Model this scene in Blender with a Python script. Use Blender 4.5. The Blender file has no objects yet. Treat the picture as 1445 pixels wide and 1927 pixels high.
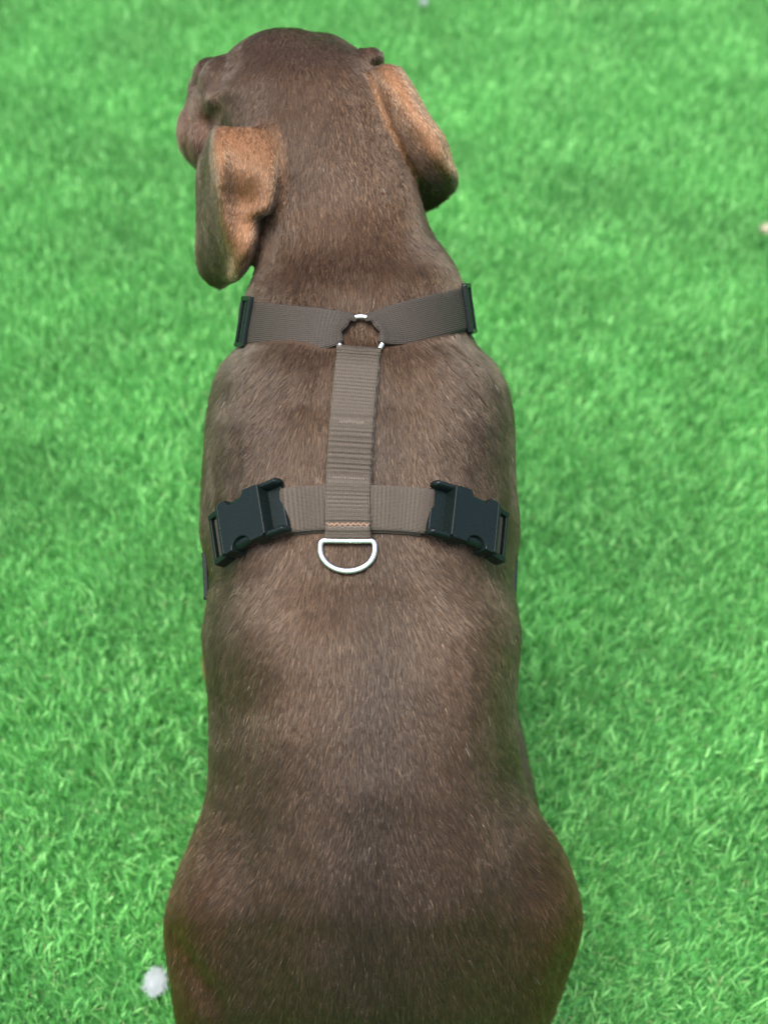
import bpy, bmesh, math, random
import numpy as np
from mathutils import Vector, Matrix
from mathutils.bvhtree import BVHTree

rng = np.random.default_rng(7)
random.seed(7)
S = bpy.context.scene
COL = S.collection
R = math.radians

# ------------------------------------------------------------------ camera
PITCH = 48.0
CAM = np.array([0.0, 0.0, 1.0])
FPX = 2500.0                        # focal length in pixels of the 1445 x 1927 photograph
cam = bpy.data.cameras.new('camera')
cam.sensor_fit = 'VERTICAL'
cam.sensor_height = 36.0
cam.sensor_width = 36.0 * 1445 / 1927
cam.lens = FPX / 1927 * 36.0
cam.clip_start = 0.02
cam.clip_end = 400
cam.dof.use_dof = True
cam.dof.focus_distance = 0.765
cam.dof.aperture_fstop = cam.lens / 7.4
camo = bpy.data.objects.new('camera', cam)
COL.objects.link(camo)
camo.location = CAM
camo.rotation_euler = (R(90 - PITCH), 0, 0)
S.camera = camo

# ------------------------------------------------------------------ light
SUN_EL, SUN_AZ = 74.0, 215.0       # azimuth clockwise from +Y
W = bpy.data.worlds.new('World')
S.world = W
W.use_nodes = True
nt = W.node_tree
bg = nt.nodes['Background']
sky = nt.nodes.new('ShaderNodeTexSky')
sky.sky_type = 'NISHITA'
sky.sun_disc = False
sky.sun_elevation = R(SUN_EL)
sky.sun_rotation = R(SUN_AZ)
sky.dust_density = 6.0
sky.air_density = 1.0
sky.ozone_density = 1.0
nt.links.new(sky.outputs[0], bg.inputs[0])
bg.inputs[1].default_value = 0.085
sun = bpy.data.lights.new('sun', 'SUN')
sun.energy = 1.5
sun.angle = R(36)
sun.color = (1.0, 0.975, 0.92)
suno = bpy.data.objects.new('sun', sun)
COL.objects.link(suno)
az = R(SUN_AZ); el = R(SUN_EL)
sd = Vector((math.sin(az) * math.cos(el), math.cos(az) * math.cos(el), math.sin(el)))
suno.rotation_euler = sd.to_track_quat('Z', 'Y').to_euler()

S.view_settings.view_transform = 'Standard'
S.view_settings.look = 'None'
S.view_settings.gamma = 1
S.view_settings.use_curve_mapping = False
S.view_settings.exposure = 2.0
S.render.engine = 'CYCLES'
S.cycles.use_denoising = True
S.cycles.max_bounces = 8
S.cycles.diffuse_bounces = 4
S.cycles.glossy_bounces = 3
S.cycles.transmission_bounces = 4
S.cycles_curves.shape = 'RIBBONS'
S.cycles_curves.subdivisions = 2

# ------------------------------------------------------------------ helpers
p_ = R(PITCH)
VX = np.array([0, math.cos(p_), -math.sin(p_)])   # into the scene
UX = np.array([0, math.sin(p_), math.cos(p_)])    # along the sloping back, towards the head
RX = np.array([1.0, 0, 0])

def P(x, y, d):
    """3D point measured off the photograph: picture position and distance from the viewpoint."""
    return CAM + d * VX + (x - 722.5) / FPX * d * RX + (963.5 - y) / FPX * d * UX

def proj(p):
    q = np.asarray(p) - CAM
    d = q @ VX
    return 722.5 + (q @ RX) / d * FPX, 963.5 - (q @ UX) / d * FPX, d

def norm(a):
    a = np.asarray(a, float)
    return a / np.maximum(np.linalg.norm(a, axis=-1, keepdims=True), 1e-12)

def smooth1(a, n=1, closed=False):
    a = np.array(a, float)
    for _ in range(n):
        b = a.copy()
        b[1:-1] = (a[:-2] + 2 * a[1:-1] + a[2:]) / 4
        a = b
    return a

def link(name, me, mat=None, parent=None):
    o = bpy.data.objects.new(name, me)
    COL.objects.link(o)
    if mat is not None:
        me.materials.clear() if len(me.materials) else None
        me.materials.append(mat)
    if parent is not None:
        o.parent = parent
    return o

def mesh_from(name, V, F, smooth=True):
    me = bpy.data.meshes.new(name)
    me.from_pydata([tuple(v) for v in V], [], [tuple(f) for f in F])
    me.update()
    if smooth:
        me.polygons.foreach_set('use_smooth', np.ones(len(me.polygons), bool))
    return me

def tag(o, label, cat, group=None, kind=None):
    o['label'] = label
    o['category'] = cat
    if group: o['group'] = group
    if kind: o['kind'] = kind

def lattice_noise(X, scale, seed, octaves=2):
    """smooth pseudo noise in [-1,1] from sums of random plane waves"""
    r = np.random.default_rng(seed)
    out = np.zeros(len(X))
    amp, tot = 1.0, 0
    for o in range(octaves):
        for k in range(7):
            d = norm(r.normal(size=3))
            w = r.uniform(0.6, 1.5) / scale * (2 ** o) * 2 * math.pi
            out += amp * np.sin(X @ d * w + r.uniform(0, 6.28))
        tot += amp * math.sqrt(3.5)
        amp *= 0.55
    return np.clip(out / (tot * 1.6), -1, 1)

class NT:
    def __init__(self, name):
        self.m = bpy.data.materials.new(name)
        self.m.use_nodes = True
        self.n = self.m.node_tree.nodes
        self.l = self.m.node_tree.links
        self.b = self.n['Principled BSDF']
        self.out = self.n['Material Output']
    def add(self, t, **k):
        n = self.n.new(t)
        for a, v in k.items():
            setattr(n, a, v)
        return n
    def set(self, sock, v):
        self.b.inputs[sock].default_value = v

# ------------------------------------------------------------------ materials
def mat_simple(name, col, rough=0.5, metal=0.0, noise=0.0, nscale=200, bump=0.0):
    t = NT(name)
    t.set('Base Color', (*col, 1)); t.set('Roughness', rough); t.set('Metallic', metal)
    tc = t.add('ShaderNodeTexCoord')
    nz = t.add('ShaderNodeTexNoise'); nz.inputs['Scale'].default_value = nscale; nz.inputs['Detail'].default_value = 5
    t.l.new(tc.outputs['Object'], nz.inputs['Vector'])
    if noise:
        mp = t.add('ShaderNodeMapRange')
        mp.inputs['To Min'].default_value = 1 - noise; mp.inputs['To Max'].default_value = 1 + noise
        t.l.new(nz.outputs['Fac'], mp.inputs['Value'])
        vm = t.add('ShaderNodeVectorMath', operation='SCALE')
        vm.inputs[0].default_value = col
        t.l.new(mp.outputs[0], vm.inputs['Scale'])
        t.l.new(vm.outputs[0], t.b.inputs['Base Color'])
        mr = t.add('ShaderNodeMapRange')
        mr.inputs['To Min'].default_value = max(0.05, rough - 0.12); mr.inputs['To Max'].default_value = rough + 0.12
        t.l.new(nz.outputs['Fac'], mr.inputs['Value'])
        t.l.new(mr.outputs[0], t.b.inputs['Roughness'])
    if bump:
        bp = t.add('ShaderNodeBump'); bp.inputs['Strength'].default_value = bump; bp.inputs['Distance'].default_value = 0.0003
        t.l.new(nz.outputs['Fac'], bp.inputs['Height'])
        t.l.new(bp.outputs[0], t.b.inputs['Normal'])
    return t.m

M_plastic = mat_simple('black_plastic', (0.0035, 0.007, 0.0065), 0.30, 0, 0.25, 900, 0.25)
M_plastic.node_tree.nodes['Principled BSDF'].inputs['Specular IOR Level'].default_value = 0.2
M_metal = mat_simple('nickel_metal', (0.62, 0.62, 0.61), 0.25, 1.0, 0.06, 300, 0.15)
M_stitch = mat_simple('tan_thread', (0.21, 0.125, 0.075), 0.8)
M_stitch_grey = mat_simple('grey_thread', (0.13, 0.11, 0.09), 0.8)
M_eye = mat_simple('dark_eye', (0.02, 0.012, 0.008), 0.08)
M_nose = mat_simple('brown_nose', (0.07, 0.035, 0.025), 0.4, 0, 0.2, 400, 0.6)
M_lint = mat_simple('white_lint', (0.33, 0.38, 0.39), 0.9)
M_speck = mat_simple('pale_crumb', (0.42, 0.38, 0.28), 0.9)
M_claw = mat_simple('dark_claw', (0.03, 0.02, 0.015), 0.35)

def mat_webbing(name, col, lx, ly, contrast=0.35):
    """woven nylon: UV in millimetres, u along the tape, v across"""
    t = NT(name)
    uv = t.add('ShaderNodeUVMap'); uv.uv_map = 'UVMap'
    mp = t.add('ShaderNodeMapping'); mp.inputs['Scale'].default_value = (1.0, 1.0, 1.0)
    t.l.new(uv.outputs[0], mp.inputs['Vector'])
    sep = t.add('ShaderNodeSeparateXYZ'); t.l.new(mp.outputs[0], sep.inputs[0])
    def wave(sock, period, phase=None):
        a = t.add('ShaderNodeMath', operation='MULTIPLY'); a.inputs[1].default_value = 2 * math.pi / period
        t.l.new(sock, a.inputs[0]); s = a.outputs[0]
        if phase is not None:
            ad = t.add('ShaderNodeMath', operation='ADD'); t.l.new(s, ad.inputs[0]); t.l.new(phase, ad.inputs[1]); s = ad.outputs[0]
        c = t.add('ShaderNodeMath', operation='SINE'); t.l.new(s, c.inputs[0])
        return c.outputs[0]
    w2 = wave(sep.outputs[1], ly)
    ph = t.add('ShaderNodeMath', operation='MULTIPLY'); ph.inputs[1].default_value = 1.4
    t.l.new(w2, ph.inputs[0])
    w1 = wave(sep.outputs[0], lx, ph.outputs[0])
    mu = t.add('ShaderNodeMath', operation='MULTIPLY_ADD'); t.l.new(w1, mu.inputs[0]); mu.inputs[1].default_value = 0.6; 
    t.l.new(w2, mu.inputs[2])
    nz = t.add('ShaderNodeTexNoise'); nz.inputs['Scale'].default_value = 0.9; nz.inputs['Detail'].default_value = 6
    t.l.new(uv.outputs[0], nz.inputs['Vector'])
    ad = t.add('ShaderNodeMath', operation='MULTIPLY_ADD'); t.l.new(nz.outputs['Fac'], ad.inputs[0]); ad.inputs[1].default_value = 2.0
    t.l.new(mu.outputs[0], ad.inputs[2])
    mr = t.add('ShaderNodeMapRange'); mr.inputs['From Min'].default_value = -1.0; mr.inputs['From Max'].default_value = 3.2
    mr.inputs['To Min'].default_value = 1 - contrast; mr.inputs['To Max'].default_value = 1 + contrast
    t.l.new(ad.outputs[0], mr.inputs['Value'])
    vm = t.add('ShaderNodeVectorMath', operation='SCALE'); vm.inputs[0].default_value = col
    t.l.new(mr.outputs[0], vm.inputs['Scale'])
    t.l.new(vm.outputs[0], t.b.inputs['Base Color'])
    t.set('Roughness', 0.62)
    t.set('Specular IOR Level', 0.25)
    bp = t.add('ShaderNodeBump'); bp.inputs['Strength'].default_value = 0.7; bp.inputs['Distance'].default_value = 0.00025
    t.l.new(ad.outputs[0], bp.inputs['Height']); t.l.new(bp.outputs[0], t.b.inputs['Normal'])
    return t.m

M_web_back = mat_webbing('webbing_back', (0.068, 0.056, 0.044), 2.1, 1.0, 0.5)
M_web_girth = mat_webbing('webbing_girth', (0.062, 0.051, 0.040), 2.3, 0.75, 0.4)
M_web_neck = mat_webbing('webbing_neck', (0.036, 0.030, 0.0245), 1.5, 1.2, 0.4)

def mat_skin():
    t = NT('dog_skin')
    at = t.add('ShaderNodeAttribute'); at.attribute_name = 'coat'
    nz = t.add('ShaderNodeTexNoise'); nz.inputs['Scale'].default_value = 900; nz.inputs['Detail'].default_value = 3
    mr = t.add('ShaderNodeMapRange'); mr.inputs['To Min'].default_value = 0.45; mr.inputs['To Max'].default_value = 0.95
    t.l.new(nz.outputs['Fac'], mr.inputs['Value'])
    vm = t.add('ShaderNodeVectorMath', operation='SCALE')
    t.l.new(at.outputs['Color'], vm.inputs[0]); t.l.new(mr.outputs[0], vm.inputs['Scale'])
    t.l.new(vm.outputs[0], t.b.inputs['Base Color'])
    t.set('Roughness', 0.7); t.set('Specular IOR Level', 0.25)
    return t.m

def mat_fur():
    t = NT('dog_fur')
    at = t.add('ShaderNodeAttribute'); at.attribute_name = 'coat'
    hb = t.add('ShaderNodeBsdfHairPrincipled')
    hb.model = 'CHIANG'
    hb.parametrization = 'COLOR'
    t.l.new(at.outputs['Color'], hb.inputs['Color'])
    hb.inputs['Roughness'].default_value = 0.24
    hb.inputs['Radial Roughness'].default_value = 0.35
    hb.inputs['Coat'].default_value = 0.0
    hb.inputs['Random Roughness'].default_value = 0.3
    df = t.add('ShaderNodeBsdfDiffuse'); t.l.new(at.outputs['Color'], df.inputs['Color'])
    mx = t.add('ShaderNodeMixShader'); mx.inputs[0].default_value = 0.25
    t.l.new(hb.outputs[0], mx.inputs[1]); t.l.new(df.outputs[0], mx.inputs[2])
    t.l.new(mx.outputs[0], t.out.inputs['Surface'])
    return t.m

M_skin, M_fur = mat_skin(), mat_fur()

def mat_blade():
    t = NT('turf_blade')
    at = t.add('ShaderNodeAttribute'); at.attribute_name = 'tint'
    t.l.new(at.outputs['Color'], t.b.inputs['Base Color'])
    t.set('Roughness', 0.42); t.set('Specular IOR Level', 0.5)
    tr = t.add('ShaderNodeBsdfTranslucent'); t.l.new(at.outputs['Color'], tr.inputs['Color'])
    mx = t.add('ShaderNodeMixShader'); mx.inputs[0].default_value = 0.35
    t.l.new(t.b.outputs[0], mx.inputs[1]); t.l.new(tr.outputs[0], mx.inputs[2])
    t.l.new(mx.outputs[0], t.out.inputs['Surface'])
    return t.m
M_blade = mat_blade()

def mat_ground():
    t = NT('turf_backing')
    tc = t.add('ShaderNodeTexCoord')
    n1 = t.add('ShaderNodeTexNoise'); n1.inputs['Scale'].default_value = 260; n1.inputs['Detail'].default_value = 6
    n2 = t.add('ShaderNodeTexNoise'); n2.inputs['Scale'].default_value = 7; n2.inputs['Detail'].default_value = 4
    for n in (n1, n2): t.l.new(tc.outputs['Object'], n.inputs['Vector'])
    cr = t.add('ShaderNodeValToRGB')
    cr.color_ramp.elements[0].position = 0.35; cr.color_ramp.elements[0].color = (0.015, 0.09, 0.02, 1)
    cr.color_ramp.elements[1].position = 0.68; cr.color_ramp.elements[1].color = (0.07, 0.33, 0.07, 1)
    ad = t.add('ShaderNodeMath', operation='MULTIPLY_ADD'); ad.inputs[1].default_value = 0.35
    sb = t.add('ShaderNodeMath', operation='SUBTRACT'); sb.inputs[1].default_value = 0.17
    t.l.new(n2.outputs['Fac'], ad.inputs[0]); t.l.new(n1.outputs['Fac'], sb.inputs[0]); t.l.new(sb.outputs[0], ad.inputs[2])
    t.l.new(ad.outputs[0], cr.inputs['Fac']); t.l.new(cr.outputs[0], t.b.inputs['Base Color'])
    bp = t.add('ShaderNodeBump'); bp.inputs['Distance'].default_value = 0.01; bp.inputs['Strength'].default_value = 0.8
    t.l.new(n1.outputs['Fac'], bp.inputs['Height']); t.l.new(bp.outputs[0], t.b.inputs['Normal'])
    t.set('Roughness', 0.8)
    return t.m
M_ground = mat_ground()

# ------------------------------------------------------------------ ground
def build_ground():
    xs = np.concatenate([np.linspace(-60, -3, 12), np.linspace(-2.5, 2.5, 41), np.linspace(3, 60, 12)])
    ys = np.concatenate([np.linspace(-60, -2, 12), np.linspace(-1.5, 4, 45), np.linspace(5, 60, 12)])
    V = [(x, y, 0.0) for y in ys for x in xs]
    nx = len(xs)
    F = [(j * nx + i, j * nx + i + 1, (j + 1) * nx + i + 1, (j + 1) * nx + i) for j in range(len(ys) - 1) for i in range(nx - 1)]
    o = link('ground', mesh_from('ground', V, F), M_ground)
    o['kind'] = 'structure'
    o['label'] = 'flat green backing of the artificial lawn'
build_ground()

def blades(n, xr, yr, hr, wr, dens=None, seed=1, nseg=3):
    """returns verts, faces, colours of n grass blades"""
    r = np.random.default_rng(seed)
    x = r.uniform(*xr, n * 3); y = r.uniform(*yr, n * 3)
    if dens is not None:
        k = r.random(len(x)) < dens(x, y)
        x, y = x[k], y[k]
    x, y = x[:n], y[:n]
    n = len(x)
    base = np.stack([x, y, np.zeros(n)], 1)
    # tufts: pull roots to the stitch rows of the backing
    cell = 0.009
    tid = (np.floor(x / cell) * 7919 + np.floor(y / cell) * 104729).astype(np.int64)
    tr = np.random.default_rng(99).random((4096, 3))
    tt = tr[tid % 4096]
    X3 = base
    az = lattice_noise(X3, 0.22, 5, 2) * 0.9 + tt[:, 0] * 3.0 - 1.5 + r.normal(0, 1.1, n) - 1.3
    lean = np.clip(0.30 + 0.10 * lattice_noise(X3, 0.12, 6, 2) + r.normal(0, 0.26, n), 0.05, 1.35)
    H = r.uniform(*hr, n) * (1 + 0.12 * lattice_noise(X3, 0.09, 8, 2))
    Wd = r.uniform(*wr, n)
    kind = r.random(n)
    curl = np.clip(r.normal(0.08, 0.22, n), -0.6, 0.9)
    th = kind > 0.955                                # thatch fibres: thin, curly, low
    H[th] *= 0.75; Wd[th] *= 0.5; curl[th] = r.uniform(1.2, 3.0, th.sum()); lean[th] = r.uniform(0.3, 1.1, th.sum())
    dirh = np.stack([np.cos(az), np.sin(az), np.zeros(n)], 1)
    tw = r.uniform(0, math.pi, n)
    side0 = np.stack([np.cos(az + math.pi / 2 + (tw - 1.57) * 0.6), np.sin(az + math.pi / 2 + (tw - 1.57) * 0.6), np.zeros(n)], 1)
    nv = nseg * 2 + 1
    V = np.zeros((n, nv, 3)); 
    pos = base.copy(); ang = lean * 0.5
    for s in range(nseg + 1):
        f = s / nseg
        wfac = 1.0 - 0.25 * f * f
        if s < nseg:
            sd = side0
            V[:, 2 * s] = pos - sd * (Wd * wfac / 2)[:, None]
            V[:, 2 * s + 1] = pos + sd * (Wd * wfac / 2)[:, None]
        else:
            V[:, 2 * s] = pos
        step = H / nseg
        pos = pos + dirh * (np.sin(ang) * step)[:, None] + np.array([0, 0, 1.0]) * (np.cos(ang) * step)[:, None]
        ang = ang + (lean * 0.5 + curl * 0.5) * (1.6 / nseg)
    V[:, :, 2] = np.maximum(V[:, :, 2], 0.002 + 0.0)
    off = (np.arange(n) * nv)[:, None]
    quads = np.concatenate([off + np.array([2 * s, 2 * s + 1, 2 * s + 3, 2 * s + 2]) for s in range(nseg - 1)])
    tris = off + np.array([2 * nseg - 2, 2 * nseg - 1, 2 * nseg])
    # colours of the yarns
    A = np.array([0.135, 0.440, 0.120]); B = np.array([0.290, 0.660, 0.235]); C = np.array([0.045, 0.240, 0.052]); D = np.array([0.34, 0.52, 0.22])
    k2 = r.random(n)[:, None]
    col = A * (1 - k2) + B * k2
    m = kind < 0.25
    col[m] = (A * k2 + C * (1 - k2))[m]
    br = r.random(n) < 0.10; col[br] = col[br] * 1.25 + np.array([0.06, 0.07, 0.05])
    col[th] = (D * (0.55 + 0.5 * k2))[th]
    col *= (1 + 0.12 * lattice_noise(X3, 0.25, 11, 2))[:, None]
    colv = np.repeat(col, nv, axis=0)
    return V.reshape(-1, 3), quads, tris, colv

def turf():
    def dens(x, y):
        d = y * VX[1] + CAM[2] * -VX[2]
        inside = np.clip((0.36 * d + 0.22 - np.abs(x)) / 0.18, 0, 1) * np.clip((2.45 - y) / 0.4, 0, 1)
        fall = np.clip(1.15 - 0.35 * np.clip(y - 0.6, 0, 9), 0.35, 1)
        return inside * fall
    parts = [blades(330000, (-1.2, 1.2), (0.12, 2.45), (0.016, 0.024), (0.0014, 0.0020), dens, 21),
             blades(110000, (-2.6, 2.6), (-0.9, 4.2), (0.024, 0.036), (0.0026, 0.0042), lambda x, y: 1.0 - np.clip(dens(x, y) * 1.2, 0, 0.98) * np.clip((y - 0.1) / 0.1, 0, 1), 22)]
    Vs, Ls, Ts, Cs, off = [], [], [], [], 0
    for V, q, t, c in parts:
        Vs.append(V); Ls.append(q + off); Ts.append(t + off); Cs.append(c); off += len(V)
    V = np.concatenate(Vs); Q = np.concatenate(Ls); T = np.concatenate(Ts); Cc = np.concatenate(Cs)
    me = bpy.data.meshes.new('artificial_grass')
    me.vertices.add(len(V)); me.vertices.foreach_set('co', V.astype(np.float32).ravel())
    loops = np.concatenate([Q.ravel(), T.ravel()])
    me.loops.add(len(loops)); me.loops.foreach_set('vertex_index', loops.astype(np.int32))
    me.polygons.add(len(Q) + len(T))
    ls = np.concatenate([np.arange(len(Q)) * 4, len(Q) * 4 + np.arange(len(T)) * 3])
    me.polygons.foreach_set('loop_start', ls.astype(np.int32))
    me.update(calc_edges=True)
    me.polygons.foreach_set('use_smooth', np.ones(len(Q) + len(T), bool))
    a = me.attributes.new('tint', 'FLOAT_COLOR', 'POINT')
    a.data.foreach_set('color', np.concatenate([Cc, np.ones((len(Cc), 1))], 1).astype(np.float32).ravel())
    o = link('artificial_grass', me, M_blade)
    tag(o, 'bright green artificial grass covering the whole ground around the dog', 'grass', kind='stuff')
turf()

# ------------------------------------------------------------------ dog body
PV, PF = [], []                       # pieces to be fused
def addmesh(V, F):
    off = len(PV)
    PV.extend([tuple(v) for v in V]); PF.extend([tuple(i + off for i in f) for f in F])

def loft(stations, seg=40, exp=2.0, cap=True):
    """stations: y, xl, xr, dsurf, b  (picture outline, distance of the top surface, half depth)"""
    st = np.array(stations, float)
    st[2:-3, 1] += 5; st[2:-3, 2] -= 5                 # room for the coat
    ys = st[:, 0]
    n = int(abs(ys[-1] - ys[0]) / 12)
    # arc parameter interpolation with catmull-like smoothing
    t = np.linspace(0, len(st) - 1, n)
    i0 = np.clip(np.floor(t).astype(int), 0, len(st) - 2); f = (t - i0)[:, None]
    pm = st[np.clip(i0 - 1, 0, len(st) - 1)]; p0 = st[i0]; p1 = st[i0 + 1]; p2 = st[np.clip(i0 + 2, 0, len(st) - 1)]
    q = 0.5 * ((2 * p0) + (-pm + p1) * f + (2 * pm - 5 * p0 + 4 * p1 - p2) * f ** 2 + (-pm + 3 * p0 - 3 * p1 + p2) * f ** 3)
    ii = np.arange(len(q)); wq = np.clip((ii - 8) / 10, 0, 1) * np.clip((len(q) - 12 - ii) / 12, 0, 1)
    q[:, 3] += wq * (smooth1(q[:, 3], 40) - q[:, 3]); q[:, 4] += wq * (smooth1(q[:, 4], 20) - q[:, 4])
    V, F = [], []
    ph = np.linspace(0, 2 * math.pi, seg, endpoint=False)
    for (y, xl, xr, ds, b) in q:
        dc = ds + b
        c = P((xl + xr) / 2, y, dc)
        a = (xr - xl) / 2 / FPX * math.sqrt(max(dc * dc - b * b, 1e-6))
        ray = norm(c - CAM); rayc = norm(np.array([0, ray[1], ray[2]]))
        co, si = np.cos(ph), np.sin(ph)
        ex = 2 / exp
        X = a * np.sign(si) * np.abs(si) ** ex; Y = b * np.sign(co) * np.abs(co) ** ex
        V.append(c + X[:, None] * RX - Y[:, None] * rayc)
    V = np.concatenate(V); nr = len(q)
    for j in range(nr - 1):
        for i in range(seg):
            k = (i + 1) % seg
            F.append((j * seg + i, j * seg + k, (j + 1) * seg + k, (j + 1) * seg + i))
    F.append(tuple(range(seg))[::-1]); F.append(tuple((nr - 1) * seg + i for i in range(seg)))
    addmesh(V, F)

def ball(c, r, rot=None, seg=20, rings=12):
    r = np.array(r) if np.ndim(r) else np.array([r, r, r])
    V, F = [np.array([0, 0, 1.0])], []
    for j in range(1, rings):
        for i in range(seg):
            th = math.pi * j / rings; a = 2 * math.pi * i / seg
            V.append(np.array([math.sin(th) * math.cos(a), math.sin(th) * math.sin(a), math.cos(th)]))
    V.append(np.array([0, 0, -1.0]))
    for i in range(seg):
        F.append((0, 1 + i, 1 + (i + 1) % seg))
        for j in range(rings - 2):
            F.append((1 + j * seg + i, 1 + (j + 1) * seg + i, 1 + (j + 1) * seg + (i + 1) % seg, 1 + j * seg + (i + 1) % seg))
        F.append((len(V) - 1, 1 + (rings - 2) * seg + (i + 1) % seg, 1 + (rings - 2) * seg + i))
    V = np.array(V) * r
    if rot is not None: V = V @ np.array(rot)      # rows of rot = local axes
    return V + np.asarray(c), F

def addball(c, r, rot=None):
    addmesh(*ball(c, r, rot))

def limb(pts, rad, n=10):
    """chain of overlapping balls, tapering"""
    pts = np.array(pts, float); rad = np.array(rad, float)
    for i in range(len(pts) - 1):
        for k in range(n + 1):
            f = k / n
            addball(pts[i] * (1 - f) + pts[i + 1] * f, rad[i] * (1 - f) + rad[i + 1] * f)

CAMAX = np.array([RX, UX, VX])

loft([  # y, xl, xr, dsurf, b   head to rump
    (62, 540, 588, 0.868, 0.006), (66, 505, 622, 0.850, 0.022), (80, 470, 655, 0.830, 0.036), (110, 436, 694, 0.813, 0.048), (150, 416, 722, 0.802, 0.054),
    (200, 414, 744, 0.796, 0.058), (250, 424, 758, 0.794, 0.060), (300, 446, 772, 0.794, 0.060), (350, 466, 788, 0.796, 0.058),
    (400, 478, 800, 0.797, 0.058), (440, 484, 815, 0.795, 0.060), (480, 480, 843, 0.791, 0.066), (520, 474, 864, 0.785, 0.072),
    (560, 464, 874, 0.778, 0.078), (600, 458, 882, 0.773, 0.084), (640, 450, 893, 0.768, 0.092), (662, 440, 907, 0.764, 0.096), (685, 422, 930, 0.761, 0.099),
    (720, 406, 951, 0.757, 0.103), (760, 396, 962, 0.753, 0.107), (800, 390, 967, 0.749, 0.112), (900, 383, 970, 0.741, 0.117), (1000, 378, 979, 0.734, 0.119),
    (1045, 388, 973, 0.732, 0.118), (1085, 396, 966, 0.730, 0.116), (1115, 393, 969, 0.727, 0.116), (1155, 387, 976, 0.723, 0.115), (1200, 381, 982, 0.720, 0.112), (1300, 387, 977, 0.716, 0.104),
    (1400, 390, 978, 0.715, 0.097), (1500, 384, 1000, 0.717, 0.095), (1600, 352, 1060, 0.723, 0.097), (1700, 317, 1091, 0.731, 0.100),
    (1760, 311, 1092, 0.736, 0.102), (1850, 322, 1064, 0.747, 0.100), (1927, 334, 1036, 0.761, 0.096), (2000, 380, 990, 0.815, 0.072), (2060, 470, 890, 0.850, 0.044), (2080, 560, 800, 0.878, 0.018)],
    exp=2.12)

MX = -0.014      # dog's midline at the shoulders
# fore legs
for s, pawx, pawy in ((-1, -0.134, 0.715), (1, 0.082, 0.700)):
    sh = np.array([MX + s * 0.052, 0.640, 0.370])
    el = np.array([MX + s * 0.070, 0.575, 0.255])
    wr = np.array([(MX + s * 0.075) * 0.4 + pawx * 0.6, 0.645, 0.085])
    pw = np.array([pawx, pawy - 0.035, 0.030])
    limb([sh, el, wr, pw], [0.046, 0.030, 0.021, 0.022])
    addball([pawx, pawy - 0.018, 0.024], [0.028, 0.036, 0.022])
    for k in range(4):
        addball([pawx + (k - 1.5) * 0.0145, pawy + (0.018 if k in (1, 2) else 0.009), 0.016], [0.0095, 0.018, 0.0135])
# hind legs folded under the sitting dog
for s in (-1, 1):
    hip = np.array([-0.008 + s * 0.055, 0.455, 0.165])
    kn = np.array([-0.008 + s * 0.066, 0.575, 0.150])
    hk = np.array([-0.008 + s * 0.085, 0.430, 0.045])
    ft = np.array([-0.008 + s * 0.080, 0.590, 0.026])
    limb([hip, kn], [0.062, 0.040]); limb([kn, hk], [0.040, 0.024]); limb([hk, ft], [0.023, 0.021])
    for k in range(4):
        addball([ft[0] + (k - 1.5) * 0.0135, ft[1] + (0.024 if k in (1, 2) else 0.016), 0.016], [0.009, 0.018, 0.013])
addball([-0.008, 0.445, 0.080], [0.085, 0.075, 0.076])
# tail lying on the grass, curving to the right
tl = [(-0.01, 0.37, 0.11), (-0.01, 0.31, 0.06), (0.01, 0.25, 0.032), (0.06, 0.20, 0.026), (0.12, 0.19, 0.024)]
limb(tl, [0.026, 0.021, 0.017, 0.013, 0.007])
# muzzle, cheeks, brows
mz = [P(540, 205, 0.870), P(452, 232, 0.920), P(422, 250, 0.975), P(416, 262, 1.010)]
limb(mz, [0.050, 0.038, 0.033, 0.026])
addball(P(430, 165, 0.862), [0.019, 0.020, 0.020], CAMAX)      # left brow
addball(P(402, 146, 0.880), [0.013, 0.012, 0.016], CAMAX)
addball(P(382, 178, 0.890), [0.0095, 0.014, 0.014], CAMAX)
addball(P(372, 252, 0.900), [0.0130, 0.020, 0.026], CAMAX)
addball(P(378, 222, 0.895), [0.0105, 0.018, 0.020], CAMAX)
addball(P(404, 192, 0.866), [0.012, 0.006, 0.010], CAMAX)     # cheek
addball(P(398, 258, 0.885), [0.016, 0.026, 0.022], CAMAX)
addball(P(400, 212, 0.880), [0.014, 0.022, 0.020], CAMAX)
addball(P(694, 112, 0.855), [0.0095, 0.006, 0.012], CAMAX)      # right brow
# lower jaw
limb([P(560, 280, 0.90), P(470, 300, 0.98)], [0.034, 0.022])

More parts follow.
